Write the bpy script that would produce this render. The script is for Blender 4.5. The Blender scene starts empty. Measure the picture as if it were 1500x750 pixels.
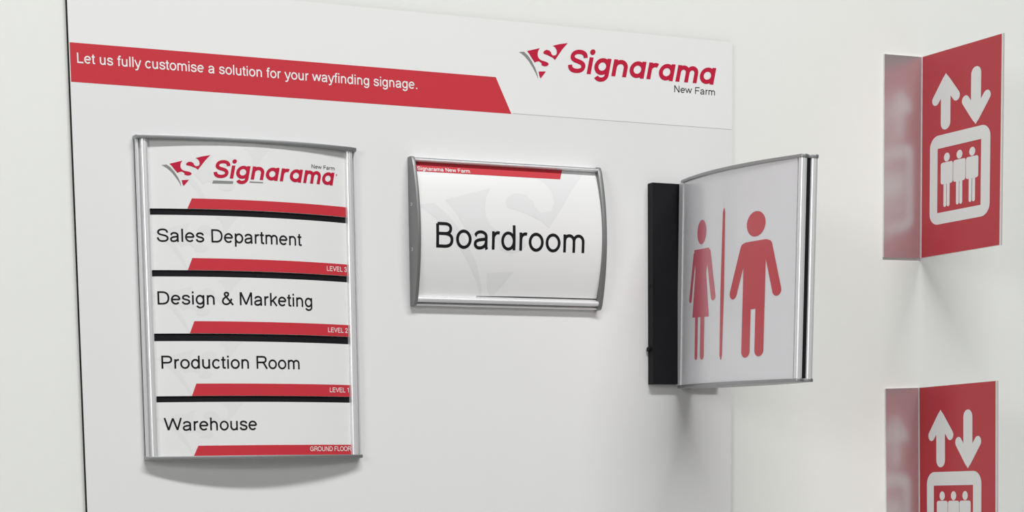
import bpy, bmesh, math
from math import pi, sin, cos, sqrt
from mathutils import Matrix, Vector

SC = bpy.context.scene
COL = SC.collection

# ------------------------------------------------------------------ camera
cam_data = bpy.data.cameras.new('camera')
cam = bpy.data.objects.new('camera', cam_data)
COL.objects.link(cam)
SC.camera = cam
cam_data.sensor_fit = 'HORIZONTAL'
cam_data.sensor_width = 36.0
cam_data.lens = 36.0 * 2867.03585 / 1500
cam_data.shift_x = (750 - 539.42805) / 1500      # the photograph is a crop of a larger frame
cam_data.shift_y = (1116.50096 - 375) / 1500
cam_data.clip_start = 0.05
RX = Vector((0.90353019, -0.42800788, -0.02103448))
FW = Vector((0.42176369, 0.89688823, -0.13306723))
UP = Vector((0.0758194, 0.11135868, 0.99088378))
m3 = Matrix((RX, UP, -FW)).transposed()
cam.matrix_world = Matrix.Translation((-1.3587, -2.6374, -0.0604)) @ m3.to_4x4()

# ------------------------------------------------------------------ world and lights
def node(nt, t, **kw):
    n = nt.nodes.new(t)
    for k, v in kw.items():
        setattr(n, k, v)
    return n

world = bpy.data.worlds.new('room_light')
SC.world = world
world.use_nodes = True
nt = world.node_tree
nt.nodes.clear()
tc = node(nt, 'ShaderNodeTexCoord')
sp = node(nt, 'ShaderNodeSeparateXYZ')
mr = node(nt, 'ShaderNodeMapRange')
mr.inputs['From Min'].default_value = -1
mr.inputs['From Max'].default_value = 1
ramp = node(nt, 'ShaderNodeValToRGB')
el = ramp.color_ramp.elements
el[0].position = 0.30; el[0].color = (0.46, 0.46, 0.45, 1)
el[1].position = 0.75; el[1].color = (0.85, 0.86, 0.85, 1)
e = el.new(0.50); e.color = (0.60, 0.60, 0.60, 1)
bg = node(nt, 'ShaderNodeBackground')
bg.inputs['Strength'].default_value = 0.09
wo = node(nt, 'ShaderNodeOutputWorld')
nt.links.new(tc.outputs['Generated'], sp.inputs[0])
nt.links.new(sp.outputs['Z'], mr.inputs['Value'])
nt.links.new(mr.outputs[0], ramp.inputs[0])
nt.links.new(ramp.outputs[0], bg.inputs[0])
nt.links.new(bg.outputs[0], wo.inputs[0])

def area(name, loc, target, sx, sy, power, color=(1, 1, 1)):
    d = bpy.data.lights.new(name, 'AREA')
    d.shape = 'RECTANGLE'; d.size = sx; d.size_y = sy
    d.energy = power; d.color = color
    o = bpy.data.objects.new(name, d)
    COL.objects.link(o)
    o.location = loc
    o.rotation_euler = (Vector(target) - Vector(loc)).to_track_quat('-Z', 'Y').to_euler()
    return o

area('ceiling_lamp_near', (0.15, -4.10, 4.95), (0.5, 0, 0.1), 5.20, 0.45, 395)
area('ceiling_lamp_far', (1.20, -6.00, 2.50), (0.5, 0, 0.1), 3.60, 0.60, 34)
area('fill_light_left', (-5.0, -3.6, 1.2), (0.3, 0, 0.2), 1.6, 1.4, 80)  # added unseen fill that brightens the left-facing sign faces

SC.view_settings.view_transform = 'Standard'
SC.view_settings.look = 'None'
SC.view_settings.gamma = 1.0
SC.view_settings.use_curve_mapping = False
SC.view_settings.exposure = -0.085

# ------------------------------------------------------------------ materials
def mat(name, col, rough=0.5, metal=0.0, spec=0.5, noise=0.0, bump=0.0, scale=200.0, stretch=None, coat=0.0, coatr=0.03):
    m = bpy.data.materials.new(name)
    m.use_nodes = True
    nt = m.node_tree
    b = nt.nodes['Principled BSDF']
    b.inputs['Base Color'].default_value = (*col, 1)
    b.inputs['Roughness'].default_value = rough
    b.inputs['Metallic'].default_value = metal
    b.inputs['Specular IOR Level'].default_value = spec
    b.inputs['Coat Weight'].default_value = coat
    b.inputs['Coat Roughness'].default_value = coatr
    if noise or bump:
        t = node(nt, 'ShaderNodeTexCoord')
        mp = node(nt, 'ShaderNodeMapping')
        if stretch:
            mp.inputs['Scale'].default_value = stretch
        n = node(nt, 'ShaderNodeTexNoise')
        n.inputs['Scale'].default_value = scale
        n.inputs['Detail'].default_value = 3
        nt.links.new(t.outputs['Object'], mp.inputs[0])
        nt.links.new(mp.outputs[0], n.inputs['Vector'])
        if noise:
            mx = node(nt, 'ShaderNodeMix')
            mx.data_type = 'RGBA'
            mx.inputs[6].default_value = (*[c * (1 - noise) for c in col], 1)
            mx.inputs[7].default_value = (*[min(1, c * (1 + noise)) for c in col], 1)
            nt.links.new(n.outputs['Fac'], mx.inputs[0])
            nt.links.new(mx.outputs[2], b.inputs['Base Color'])
        if bump:
            bp = node(nt, 'ShaderNodeBump')
            bp.inputs['Strength'].default_value = bump
            bp.inputs['Distance'].default_value = 0.0005
            nt.links.new(n.outputs['Fac'], bp.inputs['Height'])
            nt.links.new(bp.outputs[0], b.inputs['Normal'])
    return m

M = dict(
    wall=mat('painted_wall', (0.80, 0.81, 0.775), 0.6, noise=0.012, bump=0.05, scale=60),
    core=mat('black_panel_core', (0.006, 0.0065, 0.006), 0.7, spec=0.1, noise=0.1, scale=50),
    sheet=mat('white_panel_skin', (0.80, 0.80, 0.79), 0.45, spec=0.3, noise=0.006, scale=8),
    body=mat('pale_grey_print', (0.765, 0.765, 0.76), 0.45, spec=0.3, noise=0.006, scale=8),
    seam=mat('print_seam', (0.45, 0.45, 0.45), 0.5),
    red=mat('red_print', (0.56, 0.037, 0.052), 0.5, spec=0.2, noise=0.02, scale=90),
    redlit=mat('red_vinyl', (0.52, 0.035, 0.050), 0.3, noise=0.02, scale=90),
    logored=mat('dark_red_print', (0.50, 0.012, 0.045), 0.5, spec=0.2),
    symred=mat('red_glossy_print', (0.56, 0.037, 0.052), 0.35, noise=0.02, scale=90, coat=1.0, coatr=0.22),
    edge=mat('acrylic_edge', (0.50, 0.46, 0.44), 0.3, noise=0.02, scale=60),
    sheenred=mat('red_print_with_sheen', (0.60, 0.12, 0.16), 0.35, noise=0.02, scale=90, coat=1.0, coatr=0.22),  # woman symbol: surface sheen painted in as a paler red
    cover=mat('glossy_insert', (0.79, 0.79, 0.815), 0.3, noise=0.005, scale=15, coat=1.0, coatr=0.22),
    grey=mat('grey_print', (0.23, 0.24, 0.23), 0.4),
    ink=mat('black_print', (0.008, 0.008, 0.010), 0.5, spec=0.2),
    white=mat('white_print', (0.82, 0.82, 0.81), 0.4),
    paper=mat('white_insert', (0.80, 0.80, 0.79), 0.3, noise=0.005, scale=15),
    mark=mat('watermark_print', (0.745, 0.745, 0.745), 0.3),
    faint=mat('faint_watermark_print', (0.765, 0.765, 0.76), 0.3),
    alu=mat('satin_aluminium', (0.84, 0.84, 0.85), 0.32, metal=0.45, noise=0.01, scale=60),
    cap=mat('anodised_end_cap', (0.36, 0.365, 0.37), 0.42, metal=0.75, noise=0.03, scale=300),
    capdark=mat('dark_anodised_cap', (0.25, 0.255, 0.255), 0.45, metal=0.7, noise=0.03, scale=300),
    black=mat('black_plastic', (0.006, 0.006, 0.008), 0.5, spec=0.22, noise=0.1, scale=80),
    screw=mat('steel_screw', (0.55, 0.55, 0.56), 0.3, metal=1.0),
    dark=mat('dark_recess', (0.012, 0.012, 0.012), 0.6, spec=0.2),
    acry=mat('clear_edge_acrylic', (0.82, 0.81, 0.80), 0.2, noise=0.01, scale=40),
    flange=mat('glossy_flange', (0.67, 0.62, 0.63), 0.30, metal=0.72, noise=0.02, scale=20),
    floor=mat('grey_carpet', (0.42, 0.42, 0.41), 0.9, noise=0.2, bump=0.3, scale=300),
)

# ------------------------------------------------------------------ object helpers
def thing(name, label, cat, loc, group=None):
    o = bpy.data.objects.new(name, None)
    o.empty_display_size = 0.05
    COL.objects.link(o)
    o.location = loc
    o['label'] = label; o['category'] = cat
    if group:
        o['group'] = group
    return o

def root_of(o):
    while o.parent:
        o = o.parent
    return o

def link(name, bm, mats, parent=None, label=None, smooth=False, local=False):
    """one mesh object; vertices are given in world metres unless local"""
    if parent and not local:
        L = root_of(parent).location
        bmesh.ops.translate(bm, verts=bm.verts, vec=-L)
    me = bpy.data.meshes.new(name)
    bm.normal_update()
    bm.to_mesh(me); bm.free()
    for k in (mats if isinstance(mats, (list, tuple)) else [mats]):
        me.materials.append(M[k])
    if smooth:
        for f in me.polygons:
            f.use_smooth = True
        me.set_sharp_from_angle(angle=math.radians(35))
    o = bpy.data.objects.new(name, me)
    COL.objects.link(o)
    if parent:
        o.parent = parent
    if label:
        o['label'] = label
    return o

def box(bm, a, b, mi=0):
    x0, y0, z0 = a; x1, y1, z1 = b
    v = [bm.verts.new(c) for c in ((x0, y0, z0), (x1, y0, z0), (x1, y1, z0), (x0, y1, z0), (x0, y0, z1), (x1, y0, z1), (x1, y1, z1), (x0, y1, z1))]
    fs = []
    for f in ((0, 3, 2, 1), (4, 5, 6, 7), (0, 1, 5, 4), (1, 2, 6, 5), (2, 3, 7, 6), (3, 0, 4, 7)):
        fc = bm.faces.new([v[i] for i in f]); fc.material_index = mi; fs.append(fc)
    return fs

def prism(bm, outline, place, t0, t1, mi=0):
    """outline: list of (a, b); place(a, b, t) -> xyz; closed solid between t0 and t1"""
    A = [bm.verts.new(place(a, b, t0)) for a, b in outline]
    B = [bm.verts.new(place(a, b, t1)) for a, b in outline]
    n = len(outline)
    for i in range(n):
        bm.faces.new((A[i], A[(i + 1) % n], B[(i + 1) % n], B[i])).material_index = mi
    bm.faces.new(A).material_index = mi
    bm.faces.new(B).material_index = mi
    bmesh.ops.recalc_face_normals(bm, faces=bm.faces)

def bevel(bm, w, seg=2, ang=30):
    es = [e for e in bm.edges if len(e.link_faces) == 2 and e.calc_face_angle(0) > math.radians(ang)]
    bmesh.ops.bevel(bm, geom=es, offset=w, segments=seg, affect='EDGES', profile=0.6)

def cyl(bm, c, axis, r, h, n=20, r2=None):
    ax = Vector(axis).normalized()
    q = ax.to_track_quat('Z', 'Y').to_matrix().to_4x4()
    bmesh.ops.create_cone(bm, cap_ends=True, segments=n, radius1=r, radius2=r if r2 is None else r2, depth=h,
                          matrix=Matrix.Translation(Vector(c) + ax * h / 2) @ q)

class Lay(list):
    """polygon of one ink stroke; strokes that cross lie a hair apart"""
    lay = 0
def lay(pts, k):
    p = Lay(pts); p.lay = k
    return p

# flat prints: 2-D polygons laid on a plane or a curved face
def print_on(name, polys, place, mats, parent, step=None, axis=0, clip=None, label=None, local=False, mi=None):
    bm = bmesh.new()
    for k, pl in enumerate(polys):
        try:
            f = bm.faces.new([bm.verts.new((a, b, getattr(pl, 'lay', 0) * 0.00002)) for a, b in pl])
            if mi:
                f.material_index = mi[k]
        except ValueError:
            pass
    if clip:
        for ax, val, sgn in clip:
            no = [0, 0, 0]; no[ax] = sgn
            co = [0, 0, 0]; co[ax] = val
            bmesh.ops.bisect_plane(bm, geom=bm.verts[:] + bm.edges[:] + bm.faces[:], plane_co=co, plane_no=no, clear_outer=True)
    bmesh.ops.triangulate(bm, faces=bm.faces[:])
    if step:
        lo = min(v.co[axis] for v in bm.verts); hi = max(v.co[axis] for v in bm.verts)
        c = math.ceil(lo / step) * step
        while c < hi:
            no = [0, 0, 0]; no[axis] = 1
            co = [0, 0, 0]; co[axis] = c
            bmesh.ops.bisect_plane(bm, geom=bm.verts[:] + bm.edges[:] + bm.faces[:], plane_co=co, plane_no=no)
            c += step
    for v in bm.verts:
        v.co = place(v.co.x, v.co.y, v.co.z)
    return link(name, bm, mats, parent, label, local=local)

# ------------------------------------------------------------------ lettering drawn as strokes (1/1000 em)
G = {
 ' ': (278, ''),
 'a': (556, 'M 88 378 E 262 362 172 126 172 0 L 434 112 C 434 60 440 30 462 -2|M 434 305 C 380 270 290 278 205 255 C 120 233 84 200 84 145 C 84 78 130 31 215 31 C 330 31 434 100 434 225'),
 'c': (500, 'E 262 259 192 229 40 322'),
 'd': (556, 'M 448 0 L 448 716|E 258 259 186 229 0 360'),
 'e': (556, 'M 78 272 L 478 272 E 276 262 202 226 3 318'),
 'f': (278, 'M 128 0 L 128 590 C 128 660 160 680 215 680 L 278 674|M 14 482 L 246 482'),
 'g': (556, 'M 444 519 L 444 -20 E 262 -10 182 158 0 -158|E 258 265 184 223 0 360'),
 'h': (556, 'M 108 0 L 108 716|M 108 250 L 108 310 E 270 310 164 178 180 0 L 434 0'),
 'i': (222, 'M 110 0 L 110 519|M 110 615 L 110 716'),
 'k': (500, 'M 108 0 L 108 716|M 440 530 L 120 212|M 225 300 L 452 0'),
 'l': (222, 'M 110 0 L 110 716'),
 'm': (833, 'M 108 0 L 108 519|M 108 250 L 108 330 E 262 330 154 158 180 0 L 416 0|M 416 250 L 416 330 E 570 330 154 158 180 0 L 724 0'),
 'n': (556, 'M 108 0 L 108 519|M 108 250 L 108 310 E 270 310 164 178 180 0 L 434 0'),
 'o': (556, 'E 278 259 202 229 0 360'),
 'p': (556, 'M 108 -200 L 108 519|E 298 259 186 229 0 360'),
 'r': (333, 'M 108 0 L 108 519|M 108 250 L 108 300 E 262 300 154 184 180 72'),
 's': (500, 'M 415 372 C 408 448 340 488 252 488 C 155 488 92 448 92 378 C 92 306 165 290 255 268 C 355 245 424 222 424 145 C 424 75 350 31 252 31 C 145 31 82 80 74 162'),
 't': (278, 'M 126 655 L 126 110 C 126 42 165 34 262 42|M 16 482 L 252 482'),
 'u': (556, 'M 104 519 L 104 209 E 268 209 164 178 180 360 L 432 519|M 432 0 L 432 270'),
 'w': (722, 'M 36 519 L 196 36 L 361 500 L 526 36 L 686 519'),
 'y': (500, 'M 36 519 L 252 20|M 464 519 L 262 -40 C 225 -140 190 -172 120 -168 L 62 -162'),
 '.': (278, 'M 140 0 L 140 104'),
 '&': (667, 'M 640 2 L 235 490 C 195 540 190 575 190 600 C 190 650 232 680 292 680 C 360 680 394 642 394 595 C 394 520 330 478 245 428 C 145 368 82 300 82 195 C 82 95 158 34 262 34 C 400 34 515 150 556 345'),
 'B': (667, 'M 390 362 L 390 362|M 122 42 L 122 674 L 350 674 C 480 674 532 622 532 540 C 532 450 470 396 350 396 L 122 396|M 340 396 C 500 396 572 330 572 225 C 572 110 500 42 350 42 L 80 42'),
 'D': (722, 'M 80 42 L 330 42 C 540 42 632 170 632 360 C 632 540 540 674 330 674 L 80 674|M 122 0 L 122 716'),
 'E': (667, 'M 124 0 L 124 716|M 100 42 L 612 42|M 100 674 L 600 674|M 100 372 L 570 372'),
 'F': (611, 'M 124 0 L 124 716|M 100 674 L 570 674|M 100 352 L 512 352'),
 'G': (778, 'E 395 358 312 318 32 322 L 688 110 L 688 332 L 405 332'),
 'L': (556, 'M 118 0 L 118 716|M 90 42 L 520 42'),
 'M': (833, 'M 115 0 L 115 716|M 718 0 L 718 716|M 128 712 L 416 46 L 705 712'),
 'N': (722, 'M 118 0 L 118 716|M 604 0 L 604 716|M 122 712 L 600 4'),
 'O': (778, 'E 389 358 330 324 0 360'),
 'P': (667, 'M 124 0 L 124 716|M 90 674 L 380 674 C 520 674 582 610 582 502 C 582 392 520 330 380 330 L 124 330'),
 'R': (722, 'M 124 0 L 124 716|M 90 674 L 420 674 C 560 674 612 612 612 518 C 612 420 550 358 420 358 L 124 358|M 420 362 C 500 340 520 250 672 0'),
 'S': (667, 'M 570 500 C 565 620 475 674 342 674 C 200 674 108 612 108 522 C 108 420 210 398 340 366 C 490 330 588 300 588 190 C 588 90 488 34 345 34 C 185 34 92 110 84 238'),
 'U': (722, 'M 120 716 L 120 290 E 361 290 241 256 180 360 L 602 716'),
 'V': (667, 'M 42 716 L 333 40 L 626 716'),
 'W': (944, 'M 42 716 L 240 40 L 472 690 L 704 40 L 902 716'),
 '1': (556, 'M 330 0 L 330 716|M 130 560 C 210 590 280 640 316 712'),
 '2': (556, 'M 88 508 C 90 620 160 674 280 674 C 400 674 468 612 468 520 C 468 350 200 240 90 60|M 60 42 L 508 42'),
 '3': (556, 'M 80 200 C 100 90 170 34 275 34 C 400 34 472 105 472 205 C 472 320 390 372 230 372 M 230 372|M 230 372 C 380 375 442 430 442 525 C 442 620 380 674 275 674 C 170 674 110 615 92 520'),
}
GL = {  # rounded bold italic lettering of the sign maker's word mark
 'S': (640, 'M 560 490 C 555 600 470 662 340 662 C 200 662 128 595 128 515 C 128 420 220 395 330 368 C 450 338 537 300 537 205 C 537 110 440 68 320 68 C 190 68 105 130 95 240'),
 'i': (215, 'M 105 0 L 105 525|D 112 690 88'),
 'g': (590, 'M 480 530 L 480 10 E 300 10 180 150 0 -152|E 285 270 195 198 0 360'),
 'n': (580, 'M 105 0 L 105 530|M 105 220 L 105 285 E 289 285 184 178 180 0 L 473 0'),
 'a': (595, 'M 480 0 L 480 535|E 285 268 195 198 0 360'),
 'r': (390, 'M 105 0 L 105 530|M 105 220 L 105 290 E 275 290 170 172 180 62'),
 'm': (815, 'M 105 0 L 105 530|M 105 220 L 105 300 E 256 300 151 164 180 0 L 407 0|M 407 220 L 407 300 E 558 300 151 164 180 0 L 709 0'),
 ' ': (250, ''),
}

def parse(path):
    t = path.split(); i = 0; pts = []
    num = lambda k: [float(x) for x in t[i + 1:i + 1 + k]]
    while i < len(t):
        c = t[i]
        if c in 'ML':
            a = num(2); pts.append(tuple(a)); i += 3
        elif c == 'C':
            a = num(6); p0 = pts[-1]
            for k in range(1, 9):
                s = k / 8; r = 1 - s
                pts.append(tuple(r**3 * p0[j] + 3 * r * r * s * a[j] + 3 * r * s * s * a[2 + j] + s**3 * a[4 + j] for j in (0, 1)))
            i += 7
        elif c == 'E':
            a = num(6); n = max(4, int(abs(a[5] - a[4]) / 13))
            for k in range(n + 1):
                th = math.radians(a[4] + (a[5] - a[4]) * k / n)
                pts.append((a[0] + a[2] * cos(th), a[1] + a[3] * sin(th)))
            i += 7
        elif c == 'D':
            a = num(3); i += 4
            return ('disc', a)
    out = []
    for q in pts:
        if not out or math.hypot(q[0] - out[-1][0], q[1] - out[-1][1]) > 1:
            out.append(q)
    return out

def stroke(pts, w):
    """polygons of a stroke of width w along pts"""
    if len(pts) < 2:
        return []
    n = len(pts); h = w / 2
    closed = math.hypot(pts[0][0] - pts[-1][0], pts[0][1] - pts[-1][1]) < 2 and n > 4
    def nrm(a, b):
        dx, dy = b[0] - a[0], b[1] - a[1]; l = math.hypot(dx, dy) or 1
        return (-dy / l, dx / l)
    quads = []
    def end(i, j, me):
        # offset vector at point i for the segment whose own normal is me; j is the neighbouring segment's normal
        if j is None:
            return (me[0] * h, me[1] * h)
        mx, my = me[0] + j[0], me[1] + j[1]; l = math.hypot(mx, my)
        if l < 1.55:                             # sharp corner: square ends that overlap
            return (me[0] * h, me[1] * h)
        mx, my = mx / l, my / l
        k = 1 / (mx * me[0] + my * me[1])
        return (mx * h * k, my * h * k)
    N = [nrm(pts[i], pts[i + 1]) for i in range(n - 1)]
    for i in range(n - 1):
        pa = N[i - 1] if i else (N[-1] if closed else None)
        pb = N[i + 1] if i < n - 2 else (N[0] if closed else None)
        a = end(i, pa, N[i]); b = end(i + 1, pb, N[i])
        p, q = pts[i], pts[i + 1]
        quads.append([(p[0] - a[0], p[1] - a[1]), (q[0] - b[0], q[1] - b[1]), (q[0] + b[0], q[1] + b[1]), (p[0] + a[0], p[1] + a[1])])
    return quads

def text(s, x0, x1, base, cap, w=84, glyphs=G, slant=0.0, track=0.0, capu=716.0):
    polys = []; x = 0.0; k = 0
    for ch in s:
        adv, d = glyphs[ch]
        for path in (d.split('|') if d else []):
            q = parse(path)
            if isinstance(q, tuple):
                cx, cy, r = q[1]
                pl = [[(cx + r * cos(2 * pi * k / 20), cy + r * sin(2 * pi * k / 20)) for k in range(20)]]
            else:
                pl = stroke(q, w)
            polys += [lay([(x + a + slant * b, b) for a, b in p], (k % 4) + 0.5 * (j % 2)) for j, p in enumerate(pl)]; k += 1
        x += adv + track
    lo = min(a for p in polys for a, b in p); hi = max(a for p in polys for a, b in p)
    kx = (x1 - x0) / (hi - lo); kz = cap / capu
    return [lay([(x0 + (a - lo) * kx, base + b * kz) for a, b in p], p.lay) for p in polys]

def disc(cx, cy, rx, ry=None, n=32):
    ry = rx if ry is None else ry
    return [(cx + rx * cos(2 * pi * k / n), cy + ry * sin(2 * pi * k / n)) for k in range(n)]

def capsule(a, b, w, n=10, w2=None):
    """rounded stroke from a to b"""
    h = w / 2; h2 = h if w2 is None else w2 / 2
    th = math.atan2(b[1] - a[1], b[0] - a[0])
    p = [(b[0] + h2 * cos(th - pi / 2 + pi * k / n), b[1] + h2 * sin(th - pi / 2 + pi * k / n)) for k in range(n + 1)]
    p += [(a[0] + h * cos(th + pi / 2 + pi * k / n), a[1] + h * sin(th + pi / 2 + pi * k / n)) for k in range(n + 1)]
    return p

def rrect(x0, z0, x1, z1, r, n=6):
    p = []
    for cx, cz, a in ((x1 - r, z0 + r, -90), (x1 - r, z1 - r, 0), (x0 + r, z1 - r, 90), (x0 + r, z0 + r, 180)):
        for k in range(n + 1):
            t = math.radians(a + 90 * k / n); p.append((cx + r * cos(t), cz + r * sin(t)))
    return p

# sign maker's emblem, millimetres from its lower left
EMB_GREY = [[(0.2, 36.9), (8.9, 37.9), (15.1, 33.4), (21.9, 25.5), (28.1, 15.5), (31.8, 6.3), (32.7, 0.5), (29.4, 7.7), (23.8, 16.2), (17.0, 25.2), (9.5, 31.9), (3.3, 35.8)]]
EMB_RED = [
 [(13.9, 39.4), (36.0, 45.2), (33.2, 41.0), (32.3, 36.5), (32.5, 33.5), (34.4, 30.1), (38.3, 27.9), (47.1, 26.3), (50.6, 24.6), (51.2, 22.4), (48.6, 20.3), (44.5, 19.4), (38.8, 20.6), (38.9, 23.6), (34.5, 26.2), (29.5, 25.2), (27.2, 23.8), (22.0, 29.7), (17.7, 35.7)],
 [(58.7, 50.3), (68.9, 53.2), (84.8, 56.3), (75.2, 46.3), (62.3, 30.0), (58.6, 32.9), (48.5, 36.4), (42.8, 37.6), (42.2, 39.6), (43.6, 41.8), (47.3, 43.6), (52.3, 43.2), (55.5, 40.6), (55.8, 38.6), (58.6, 36.1), (63.7, 37.0), (65.6, 40.3), (65.0, 45.0), (62.5, 48.5)],
 [(33.7, 11.4), (46.3, 12.3), (41.9, 7.0), (36.8, 1.3), (34.9, 5.4)]]
def emblem(polys, x0, z0, kx, kz):
    return [[(x0 + a * kx, z0 + b * kz) for a, b in p] for p in polys]

# ================================================================== SETTING
WY = 0.0075                     # the wall lies 7.5 mm behind the panel's face
bm = bmesh.new(); box(bm, (-3.5, WY, -1.5), (3.5, WY + 0.12, 2.6))
w = link('wall_back', bm, 'wall'); w['kind'] = 'structure'
bm = bmesh.new(); box(bm, (-3.5, -5.5, -1.6), (3.5, WY + 0.12, -1.5))
w = link('floor', bm, 'floor'); w['kind'] = 'structure'

# ================================================================== DISPLAY PANEL
PL, PR, PT, PB = -0.5405, 0.5395, 0.6385, -0.62
panel = thing('display_panel', 'large flat white display panel with red banner and word mark, behind the mounted signs', 'panel', (0, WY, PB))
bm = bmesh.new(); box(bm, (PL, 0.0004, PB), (PR, WY - 0.0002, PT)); link('core', bm, 'core', panel, 'black core seen along the edge')
bm = bmesh.new(); box(bm, (PL + 0.0003, 0.0, PB), (PR, 0.0004, PT)); link('face_sheet', bm, 'sheet', panel)
# the pale grey print of the lower field
pl0 = lambda off: (lambda a, b, d=0: (a, -off - d, b))
HL = 0.5056
print_on('lower_print', [[(PL + 0.001, PB), (PR, PB), (PR, HL), (PL + 0.001, HL)]], pl0(0.00015), 'body', panel, label='pale grey lower field')
print_on('seam_line', [[(0.142, HL), (PR, HL), (PR, HL + 0.0009), (0.142, HL + 0.0009)]], pl0(0.0002), 'seam', panel)
ban = print_on('red_banner', [[(PL + 0.0014, HL - 0.0003), (0.1402, HL - 0.0003), (0.1142, 0.5565), (PL + 0.0014, 0.5565)]], pl0(0.0003), 'red', panel, label='red banner with a slanted right end')
print_on('banner_lettering', text('Let us fully customise a solution for your wayfinding signage.', -0.5296, -0.0168, 0.5305, 0.0134, w=98), pl0(0.0005), 'white', ban, label='white lettering')
lo = print_on('emblem', emblem(EMB_RED, 0.1542, 0.5584, 0.001, 0.001), pl0(0.0003), 'logored', panel, label='red emblem with a cut-out S')
print_on('swoosh', emblem(EMB_GREY, 0.1542, 0.5584, 0.001, 0.001), pl0(0.0003), 'grey', lo, label='grey swoosh')
wm_ = print_on('word_mark', text('Signarama', 0.2392, 0.5092, 0.5721, 0.0345, w=134, glyphs=GL, slant=0.20, capu=730, track=10), pl0(0.0003), 'logored', panel, label='bold red italic lettering')
print_on('branch_lettering', text('New Farm', 0.4307, 0.5066, 0.5560, 0.0102, w=80), pl0(0.0003), 'ink', panel, label='small black lettering')

# ================================================================== CURVED SIGN SYSTEM
RAIL = [(0, 0), (0, .0082), (.0012, .0095), (.0032, .0095), (.0036, .0045), (.0058, .0045), (.0060, .0100)] + \
       [(.0113 - .0053 * cos(pi * k / 10), .0105 + .0042 * sin(pi * k / 10)) for k in range(1, 10)] + \
       [(.0166, .0100), (.0172, .0085), (.0172, 0)]

def arc_profile(u0, u1, d0, b, n=28, r=0.004):
    """back edge on the wall, bulged front: list of (u, depth)"""
    p = [(u0, 0), (u0, d0 - r), (u0 + r * .3, d0 - r * .3)]
    for k in range(1, n):
        s = -1 + 2 * k / n
        p.append(((u0 + u1) / 2 + (u1 - u0) / 2 * s, d0 + b * (1 - s * s)))
    p += [(u1 - r * .3, d0 - r * .3), (u1, d0 - r), (u1, 0)]
    return p

def curved_slab(place, u0, u1, v0, v1, thick, n=30, cut=None):
    """place(u, v, off): off < 0 goes behind the face"""
    bm = bmesh.new()
    rows = []
    for off in (0, -thick):
        rows.append([[bm.verts.new(place(u0 + (u1 - u0) * i / n, (cut(u0 + (u1 - u0) * i / n) if cut and v == v0 else v), off)) for i in range(n + 1)] for v in (v0, v1)])
    (a, b), (c, d) = rows
    for i in range(n):
        bm.faces.new((a[i], a[i + 1], b[i + 1], b[i])); bm.faces.new((c[i + 1], c[i], d[i], d[i + 1]))
        bm.faces.new((a[i + 1], a[i], c[i], c[i + 1])); bm.faces.new((b[i], b[i + 1], d[i + 1], d[i]))
    for i in (0, n):
        bm.faces.new((a[i], b[i], d[i], c[i]))
    bmesh.ops.recalc_face_normals(bm, faces=bm.faces)
    return bm

# ------------------------------------------------------------------ directory sign
dirs = thing('directory_sign', 'tall curved directory sign listing four departments, on the left of the panel', 'sign', (-0.289, 0, 0.0))
DX0, DX1, DD, DB = -0.4375, -0.1400, 0.0095, 0.020
dmid, dhalf = (DX0 + DX1) / 2, (DX1 - DX0) / 2
def dplace(off=0.0):
    return lambda x, z, d=0: (x, -(DD + DB * (1 - ((x - dmid) / dhalf) ** 2) + off + d), z)
dslab = lambda x, z, off: dplace(off)(x, z)
for sx, x in ((1, -0.4542), (-1, -0.1230)):
    bm = bmesh.new()
    prism(bm, [(a, max(b, 0.0042)) for a, b in RAIL], lambda a, b, t: (x + sx * a, -b - 0.0004, t), 0.0050, 0.4345)
    link('side_rail', bm, 'alu', dirs, smooth=True)
bm = bmesh.new(); box(bm, (-0.4538, -0.0046, 0.0052), (-0.1234, -0.0002, 0.4343))  # black colour stands in for the shadow gap behind the rails
link('shadow_gap_plate', bm, 'black', dirs, 'black plate against the panel, a painted shadow gap')
for nm, z0, z1 in (('top_cap', 0.4345, 0.4396), ('bottom_cap', 0.0, 0.0050)):
    bm = bmesh.new()
    prism(bm, arc_profile(-0.4552, -0.1222, 0.0150, 0.0195), lambda a, b, t: (a, -b - 0.0004, t), z0, z1)
    bevel(bm, 0.0009)
    link(nm, bm, 'cap', dirs, smooth=True)
bm = bmesh.new()
prism(bm, [(DX0 - .0005, 0.0004)] + [(DX0 - .0005 + (DX1 - DX0 + .001) * k / 30, -dplace(-0.0022)(DX0 + (DX1 - DX0) * k / 30, 0)[1]) for k in range(31)] + [(DX1 + .0005, 0.0004)],
      lambda a, b, t: (a, -b, t), 0.0052, 0.4343)
link('backing', bm, 'black', dirs, 'black backing showing as bars between the inserts')

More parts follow.
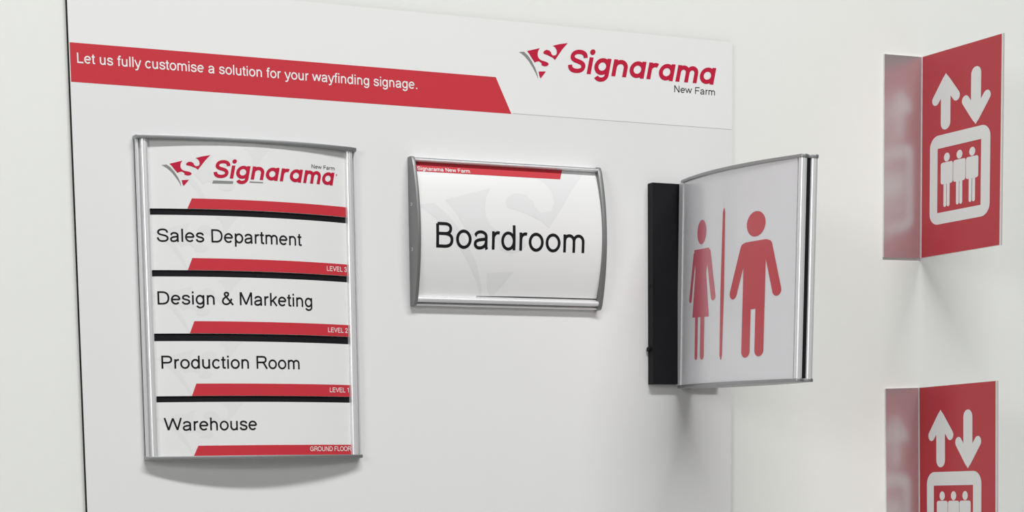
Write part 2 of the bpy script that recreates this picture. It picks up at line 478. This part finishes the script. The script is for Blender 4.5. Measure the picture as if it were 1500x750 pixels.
INS = [  # bottom, top, stripe bottom, stripe top, name (text, x0, x1, baseline), level (text, x0, base)
 (0.3425, 0.4345, 0.3428, 0.3566, None, None),
 (0.2597, 0.3340, 0.2600, 0.2762, ('Sales Department', -0.4292, -0.2173, 0.2979), ('LEVEL 3', -0.1760, -0.1410, 0.2655)),
 (0.1737, 0.2510, 0.1740, 0.1905, ('Design & Marketing', -0.4311, -0.2023, 0.2132), ('LEVEL 2', -0.1763, -0.1418, 0.1793)),
 (0.0880, 0.1632, 0.0882, 0.1050, ('Production Room', -0.4288, -0.2257, 0.1257), ('LEVEL 1', -0.1758, -0.1422, 0.0943)),
 (0.0051, 0.0796, 0.0051, 0.0192, ('Warehouse', -0.4284, -0.2953, 0.0404), ('GROUND FLOOR', -0.2119, -0.1402, 0.0102)),
]
for b0, t0, s0, s1, nm, lv in INS:
    ins = link('insert', curved_slab(dslab, DX0, DX1, b0, t0, 0.0018), 'paper', dirs,
               'white insert' if not nm else 'white insert reading ' + nm[0], smooth=True)
    # ghosted emblem behind the words
    k = 0.00155 if nm else 0.0019
    gx, gz = (-0.4385, b0 - 0.006) if nm else (-0.415, b0 - 0.012)
    if nm:
        cl = [(0, DX0 + .001, -1), (0, DX1 - .001, 1), (1, b0 + .0005, -1), (1, t0 - .0005, 1)]
    else:
        cl = [(0, DX0 + .001, -1), (1, b0 + .0005, -1), (1, t0 - .0005, 1)]
    print_on('watermark', emblem(EMB_RED + EMB_GREY, gx, gz, k, k), dplace(0.00012), 'faint', ins, step=0.008, clip=cl)
    sl = -0.3885; st = -0.3818
    if not nm:
        sl, st = -0.3863, -0.3799
    print_on('red_stripe', [[(sl, s0), (DX1 - 0.0002, s0), (DX1 - 0.0002, s1), (st, s1)]], dplace(0.0003), 'red', ins, step=0.006, label='red stripe with a slanted left end')
    if nm:
        print_on('name_lettering', text(nm[0], nm[1], nm[2], nm[3], 0.0177, w=92), dplace(0.0003), 'ink', ins, step=0.006, label='black lettering')
        print_on('level_lettering', text(lv[0], lv[1], lv[2], lv[3], 0.0066, w=100), dplace(0.0005), 'white', ins, step=0.006, label='small white lettering')
    else:
        kx = (-0.3521 + 0.4199) / 0.0846; kz = (0.4155 - 0.3725) / 0.0558
        em = print_on('emblem', emblem(EMB_RED, -0.4200, 0.3720, 0.001 * kx, 0.001 * kz), dplace(0.0003), 'logored', ins, step=0.006, label='red emblem with a cut-out S')
        print_on('swoosh', emblem(EMB_GREY, -0.4200, 0.3720, 0.001 * kx, 0.001 * kz), dplace(0.0003), 'grey', ins, step=0.006, label='grey swoosh')
        print_on('word_mark', text('Signarama', -0.3482, -0.1588, 0.3850, 0.0245, w=134, glyphs=GL, slant=0.20, capu=730, track=10), dplace(0.0003), 'logored', ins, step=0.006, label='bold red italic lettering')
        for ul in ([(-0.3506, 0.3775), (-0.3208, 0.3778), (-0.3203, 0.3815), (-0.3490, 0.3815)], [(-0.2965, 0.3806), (-0.2757, 0.3808), (-0.2757, 0.3823), (-0.2960, 0.3823)]):
            print_on('underline', [ul], dplace(0.0003), 'grey', ins, step=0.006, label='grey underline')
        print_on('branch_lettering', text('New Farm', -0.1978, -0.1585, 0.4064, 0.0052, w=80), dplace(0.0003), 'ink', ins, step=0.006, label='tiny black lettering')
        print_on('trade_mark', stroke([(-0.1552 + .0010 * cos(2 * pi * q / 14), 0.4002 + .0010 * sin(2 * pi * q / 14)) for q in range(15)], 0.0005), dplace(0.0003), 'logored', ins)

# ------------------------------------------------------------------ boardroom sign
brd = thing('door_sign', 'small curved landscape sign reading Boardroom, in the middle of the panel', 'sign', (0.127, 0, 0.2205))
BZ0, BZ1, BD, BB = 0.2330, 0.4275, 0.0072, 0.0198
bmid, bhalf = (BZ0 + BZ1) / 2, (BZ1 - BZ0) / 2
def bplace(off=0.0):
    return lambda x, z, d=0: (x, -(BD + BB * (1 - ((z - bmid) / bhalf) ** 2) + off + d), z)
BX0, BX1 = -0.0292, 0.2815
def bead(z_out, z_in, sgn):
    """rail profile (z, depth) between the outer edge and the insert"""
    wd = abs(z_in - z_out)
    k = wd / 0.0172
    return [(z_out + sgn * a * k, b) for a, b in RAIL]
for nm, zo, zi, sg in (('top_rail', 0.4330, 0.4262, -1), ('bottom_rail', 0.2212, 0.2345, 1)):
    bm = bmesh.new()
    prism(bm, bead(zo, zi, sg), lambda a, b, t: (t, -b * 1.06 - 0.0004, a), BX0 - 0.0005, BX1 + 0.0005)
    link(nm, bm, 'alu', brd, smooth=True)
for x0, x1 in ((-0.0346, BX0), (BX1, 0.2885)):
    bm = bmesh.new()
    prism(bm, arc_profile(0.2205, 0.4337, 0.0135, 0.0160), lambda a, b, t: (t, -b - 0.0004, a), x0, x1)
    bevel(bm, 0.0009)
    cp = link('end_cap', bm, 'capdark', brd, smooth=True)
    if x0 < 0:
        for z in (0.3654, 0.3013):
            bm = bmesh.new()
            cyl(bm, (x0 + 0.0002, -0.0105, z), (-1, 0, 0), 0.0030, 0.0009, 20, 0.0022)
            fs = box(bm, (x0 - 0.00075, -0.0125, z - 0.0004), (x0 - 0.0006, -0.0085, z + 0.0004))
            for f in fs: f.material_index = 1
            link('screw', bm, ['screw', 'dark'], cp, 'small bright screw')
bm = bmesh.new()
prism(bm, [(BZ0 - .004, 0.0004)] + [(BZ0 + (BZ1 - BZ0) * k / 24, -bplace(-0.0018)(0, BZ0 + (BZ1 - BZ0) * k / 24)[1]) for k in range(25)] + [(BZ1 + .002, 0.0004)],
      lambda a, b, t: (t, -b, a), BX0, BX1)
link('backing', bm, 'dark', brd, 'dark backing')
bm = curved_slab(lambda u, v, off: bplace(off)(v, u), BZ0, BZ1, BX0 + 0.0002, BX1 - 0.0002, 0.0014, n=30)
bi = link('insert', bm, 'paper', brd, 'white insert with a ghosted emblem', smooth=True)
cl = [(0, BX0 + .001, -1), (0, BX1 - .001, 1), (1, BZ0 + .002, -1), (1, BZ1 - .001, 1)]
kx, kz, ox, oz = 0.00360, 0.00365, -0.0365, 0.2280
print_on('watermark', emblem(EMB_RED + EMB_GREY, ox, oz, kx, kz), bplace(0.00012), 'mark', bi, step=0.006, axis=1, clip=cl, label='pale grey ghosted emblem')
rs = print_on('red_stripe', [[(BX0 + 0.0004, 0.4122), (0.2160, 0.4122), (0.2228, 0.4268), (BX0 + 0.0004, 0.4268)]], bplace(0.0003), 'red', bi, step=0.004, axis=1, label='red stripe with a slanted right end')
print_on('sign_lettering', text('Boardroom', -0.0031, 0.2498, 0.3032, 0.0362, w=88), bplace(0.0003), 'ink', bi, step=0.004, axis=1, label='large black lettering')
print_on('small_lettering', text('Signarama New Farm', -0.0248, 0.0621, 0.4139, 0.0055, w=110, track=12, glyphs={**G}), bplace(0.0006), 'white', bi, step=0.004, axis=1, label='tiny white lettering')
bm = bmesh.new()
for k in range(12):
    x0 = 0.0715 + (BX1 - 0.0005 - 0.0715) * k / 12; x1 = 0.0715 + (BX1 - 0.0005 - 0.0715) * (k + 1) / 12
    a, b = 0.0002 + 0.0009 * min(1, k / 4), 0.0002 + 0.0009 * min(1, (k + 1) / 4)
    bm.faces.new([bm.verts.new(c) for c in (bplace(0.0006)(x0, 0.2362), bplace(0.0006)(x1, 0.2362), bplace(0.0004)(x1, 0.2366 + b), bplace(0.0004)(x0, 0.2366 + a))])
link('sheet_gap', bm, 'dark', bi, 'thin dark gap along the lower edge')

# ------------------------------------------------------------------ projecting restroom sign
DROOP = math.radians(1.5)
rest = thing('restroom_sign', 'double-sided projecting restroom sign with red woman and man symbols, the woman painted with sheen, on a black bracket', 'sign', (0.448, 0, 0.262))
RL = rest.location.copy()
def rput(name, bm, mats, parent=rest, label=None, smooth=False, tilt=True):
    if tilt:                                    # the sign hangs down a little towards its outer end
        bmesh.ops.rotate(bm, cent=(0.448, -0.013, 0.262), matrix=Matrix.Rotation(DROOP, 3, 'X'), verts=bm.verts)
    return link(name, bm, mats, parent, label, smooth)
bm = bmesh.new(); box(bm, (0.3815, -0.0135, 0.1092), (0.5145, 0.0, 0.4155)); bevel(bm, 0.0008)
br = rput('bracket', bm, 'black', label='black wall bracket', smooth=True, tilt=False)
bm = bmesh.new(); cyl(bm, (0.3818, -0.005, 0.1632), (-1, 0, 0), 0.0035, 0.0045, 20); bevel(bm, 0.0006)
rput('knob', bm, 'black', br, smooth=True, tilt=False)
bm = bmesh.new(); cyl(bm, (0.3818, -0.005, 0.2600), (-1, 0, 0), 0.0022, 0.0010, 16)
rput('screw', bm, 'black', br, tilt=False)
Y0, Y1, RZ0, RZ1, RBUL = -0.0138, -0.3000, 0.1075, 0.4155, 0.020
XL, XR = 0.4325, 0.4635
ymid, yhalf = (Y0 + Y1) / 2, (Y1 - Y0) / 2
bul = lambda y: RBUL * (1 - min(1, abs((y - ymid) / yhalf)) ** 2)
def lobe(cx, cy, r, a0, a1, n=8):
    return [(cx + r * cos(math.radians(a0 + (a1 - a0) * k / n)), cy + r * sin(math.radians(a0 + (a1 - a0) * k / n))) for k in range(n + 1)]
YR = -0.3065                                    # axis of the outer rails
left = [(XL - 0.0022 - (RBUL + .002) * (1 - ((y - ymid) / yhalf) ** 2), y) for y in [Y0 + (Y1 - Y0) * k / 26 for k in range(27)]]
right = [(2 * 0.448 - a, b) for a, b in left]
capout = left + lobe(0.4384, YR, 0.0070, 180, 320) + [(0.4469, YR - 0.0020), (0.4489, YR - 0.0020)] + lobe(0.4573, YR, 0.0070, 220, 360) + right[::-1]
for nm, z0, z1 in (('top_cap', RZ1, RZ1 + 0.0050), ('bottom_cap', RZ0 - 0.0050, RZ0)):
    bm = bmesh.new(); prism(bm, capout, lambda a, b, t: (a, b, t), z0, z1); bevel(bm, 0.0009)
    rput(nm, bm, 'cap', smooth=True)
for cx in (0.4384, 0.4573):
    bm = bmesh.new(); cyl(bm, (cx, YR, RZ0), (0, 0, 1), 0.0059, RZ1 - RZ0, 32)
    rput('outer_rail', bm, 'alu', smooth=True)
for x0, x1 in ((0.4280, 0.4405), (0.4555, 0.4680)):
    bm = bmesh.new(); box(bm, (x0, Y0 - 0.0100, RZ0), (x1, Y0, RZ1)); bevel(bm, 0.0012)
    rput('inner_rail', bm, 'alu', smooth=True)
bm = bmesh.new(); box(bm, (0.4410, YR + 0.003, RZ0), (0.4550, Y0 - 0.004, RZ1))
box(bm, (0.4430, YR - 0.0012, RZ0), (0.4530, YR + 0.0035, RZ1))
rput('spine', bm, 'black', label='black core between the two faces')
for sgn, nm in ((-1, 'near'), (1, 'far')):
    base = XL if sgn < 0 else XR
    bm = curved_slab(lambda y, z, off: (base + sgn * (bul(y) + off), y, z), Y0 - 0.0095, Y1 - 0.002, RZ0, RZ1, 0.0016, n=34)
    pn = rput('insert', bm, 'cover', label='white insert with red symbols' if sgn < 0 else 'white insert on the far side', smooth=True)
    if sgn < 0:
        nearface = pn
def rplace(off):
    def f(s, z, d=0):
        v = Vector((XL - bul(-s) - off - d, -s, z + 0.0262 * (s - 0.013)))
        c = Vector((0.448, -0.013, 0.262))
        return c + Matrix.Rotation(DROOP, 3, 'X') @ (v - c)
    return f
man = [disc(0.2280, 0.3263, 0.0190, 0.0180), rrect(0.1985, 0.2800, 0.2575, 0.3022, 0.0095),
       [(0.2032, 0.2050), (0.2484, 0.2050), (0.2490, 0.2950), (0.2030, 0.2950)],
       capsule((0.2040, 0.2930), (0.1812, 0.2312), 0.0165), capsule((0.2525, 0.2925), (0.2707, 0.2280), 0.0165),
       capsule((0.2120, 0.2300), (0.2112, 0.1447), 0.0178), capsule((0.2395, 0.2300), (0.2390, 0.1447), 0.0178)]
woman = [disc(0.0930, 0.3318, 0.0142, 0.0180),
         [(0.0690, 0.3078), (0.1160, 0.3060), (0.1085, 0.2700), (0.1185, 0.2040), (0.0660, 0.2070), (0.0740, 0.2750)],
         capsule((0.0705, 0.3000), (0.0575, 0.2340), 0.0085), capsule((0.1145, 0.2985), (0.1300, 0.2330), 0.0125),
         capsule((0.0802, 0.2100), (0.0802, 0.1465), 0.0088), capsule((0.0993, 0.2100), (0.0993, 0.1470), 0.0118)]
bar = [[(0.1523, 0.1370), (0.1545, 0.1370), (0.1562, 0.1440), (0.1585, 0.2400), (0.1580, 0.3520), (0.1560, 0.3585), (0.1545, 0.3585), (0.1523, 0.3520), (0.1495, 0.2400), (0.1500, 0.1440)]]
for nm, pl, lb in (('man_symbol', man, 'red standing man symbol'), ('woman_symbol', woman, 'red woman symbol in a dress, paler with painted sheen'), ('divider_bar', bar, 'thin red upright bar')):
    print_on(nm, [lay(p, i) for i, p in enumerate(pl)], rplace(0.0003), 'sheenred' if nm == 'woman_symbol' else 'symred', nearface, step=0.008, label=lb)

# ------------------------------------------------------------------ projecting lift signs
def lift_sign(label, loc, roll, yaw, fw, L, H, k, z_off):
    """bend of the acrylic at the empty; k scales the printed symbols"""
    t = thing('lift_sign', label, 'sign', loc, 'projecting lift signs')
    T = 0.0030
    bm = bmesh.new()
    box(bm, (-fw, -T, -H), (0.0, 0, 0), 0)
    bm.normal_update()
    for f in bm.faces:
        if f.normal.y < -0.9:
            f.material_index = 1
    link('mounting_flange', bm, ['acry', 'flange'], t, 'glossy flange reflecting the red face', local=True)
    rot = Matrix.Rotation(yaw, 3, 'Z')
    bm = bmesh.new(); box(bm, (-T / 2, -L, -H), (T / 2, -T * 0.4, 0)); bevel(bm, 0.0004, 1)
    for f in bm.faces:
        if f.calc_center_median().y < -L + 0.0006:
            f.material_index = 1
    bmesh.ops.rotate(bm, cent=(0, 0, 0), matrix=rot, verts=bm.verts)
    link('acrylic_plate', bm, ['acry', 'edge'], t, 'clear projecting plate with pale edges', local=True)
    def place(off):
        return lambda s, z, d=0: tuple(rot @ Vector((-T / 2 - off - d, -s, z)))
    face = print_on('red_face', [[(0.0050, -H + 0.0006), (L - 0.0030, -H + 0.0006), (L - 0.0030, -0.0004), (0.0050, -0.0004)]], place(0.0002), 'redlit', t, label='red printed face', local=True)
    q = lambda s, z: (s, (z - 0.6455) * k + z_off)
    def put(nm, polys):
        return print_on(nm, [lay([q(a, b) for a, b in p], 0 if nm == 'lift_car_symbol' else i) for i, p in enumerate(polys)], place(0.0005), 'white', face, label='white symbol', local=True)
    w = 0.0215
    put('up_arrow', [capsule((0.0590, 0.5310), (0.0590, 0.5900), w * 1.02), capsule((0.0362, 0.5695), (0.0590, 0.5975), w * .76), capsule((0.0828, 0.5695), (0.0590, 0.5975), w * .76),
                     [(0.0500, 0.5990), (0.0590, 0.6090), (0.0680, 0.5990), (0.0700, 0.5850), (0.0480, 0.5850)]])
    put('down_arrow', [capsule((0.1265, 0.5955), (0.1265, 0.5370), w * 1.02), capsule((0.1037, 0.5575), (0.1265, 0.5285), w * .76), capsule((0.1505, 0.5575), (0.1265, 0.5285), w * .76),
                       [(0.1175, 0.5270), (0.1265, 0.5170), (0.1355, 0.5270), (0.1375, 0.5400), (0.1155, 0.5400)]])
    o = rrect(0.0238, 0.3705, 0.1590, 0.5130, 0.0190, 8)
    def inner(p):                                # the matching point on the square-cornered opening
        x = min(max(p[0], 0.0415), 0.1390); z = min(max(p[1], 0.3890), 0.4918)
        return (x, z)
    ring = []
    n = len(o)
    for i in range(n):
        a, b = o[i], o[(i + 1) % n]
        pl = [a, b, inner(b), inner(a)]
        if inner(a) == inner(b):
            pl = pl[:3]
        ring.append(pl)
    put('lift_car_symbol', ring)
    for c in (0.0627, 0.0912, 0.1196):
        put('person_symbol', [disc(c, 0.4757, 0.0066, 0.0070, 20), rrect(c - 0.0138, 0.4335, c + 0.0138, 0.4680, 0.0040, 4),
                              capsule((c - 0.0038, 0.4420), (c - 0.0038, 0.4000), 0.0066), capsule((c + 0.0038, 0.4420), (c + 0.0038, 0.4000), 0.0066)])
    t.rotation_euler = (0, roll, 0)
    return t

lift_sign('red projecting lift sign with arrows and passengers, the upper of the two at right', (0.9245, WY, 0.6455), math.radians(-0.7), math.radians(2.0), 0.0795, 0.1835, 0.3250, 1.0, 0.0)
lift_sign('red projecting lift sign with arrows, the lower of the two at right', (0.9292, WY, 0.1072), math.radians(-1.5), math.radians(-2.0), 0.0722, 0.1950, 0.3480, 1.07, -0.0003)
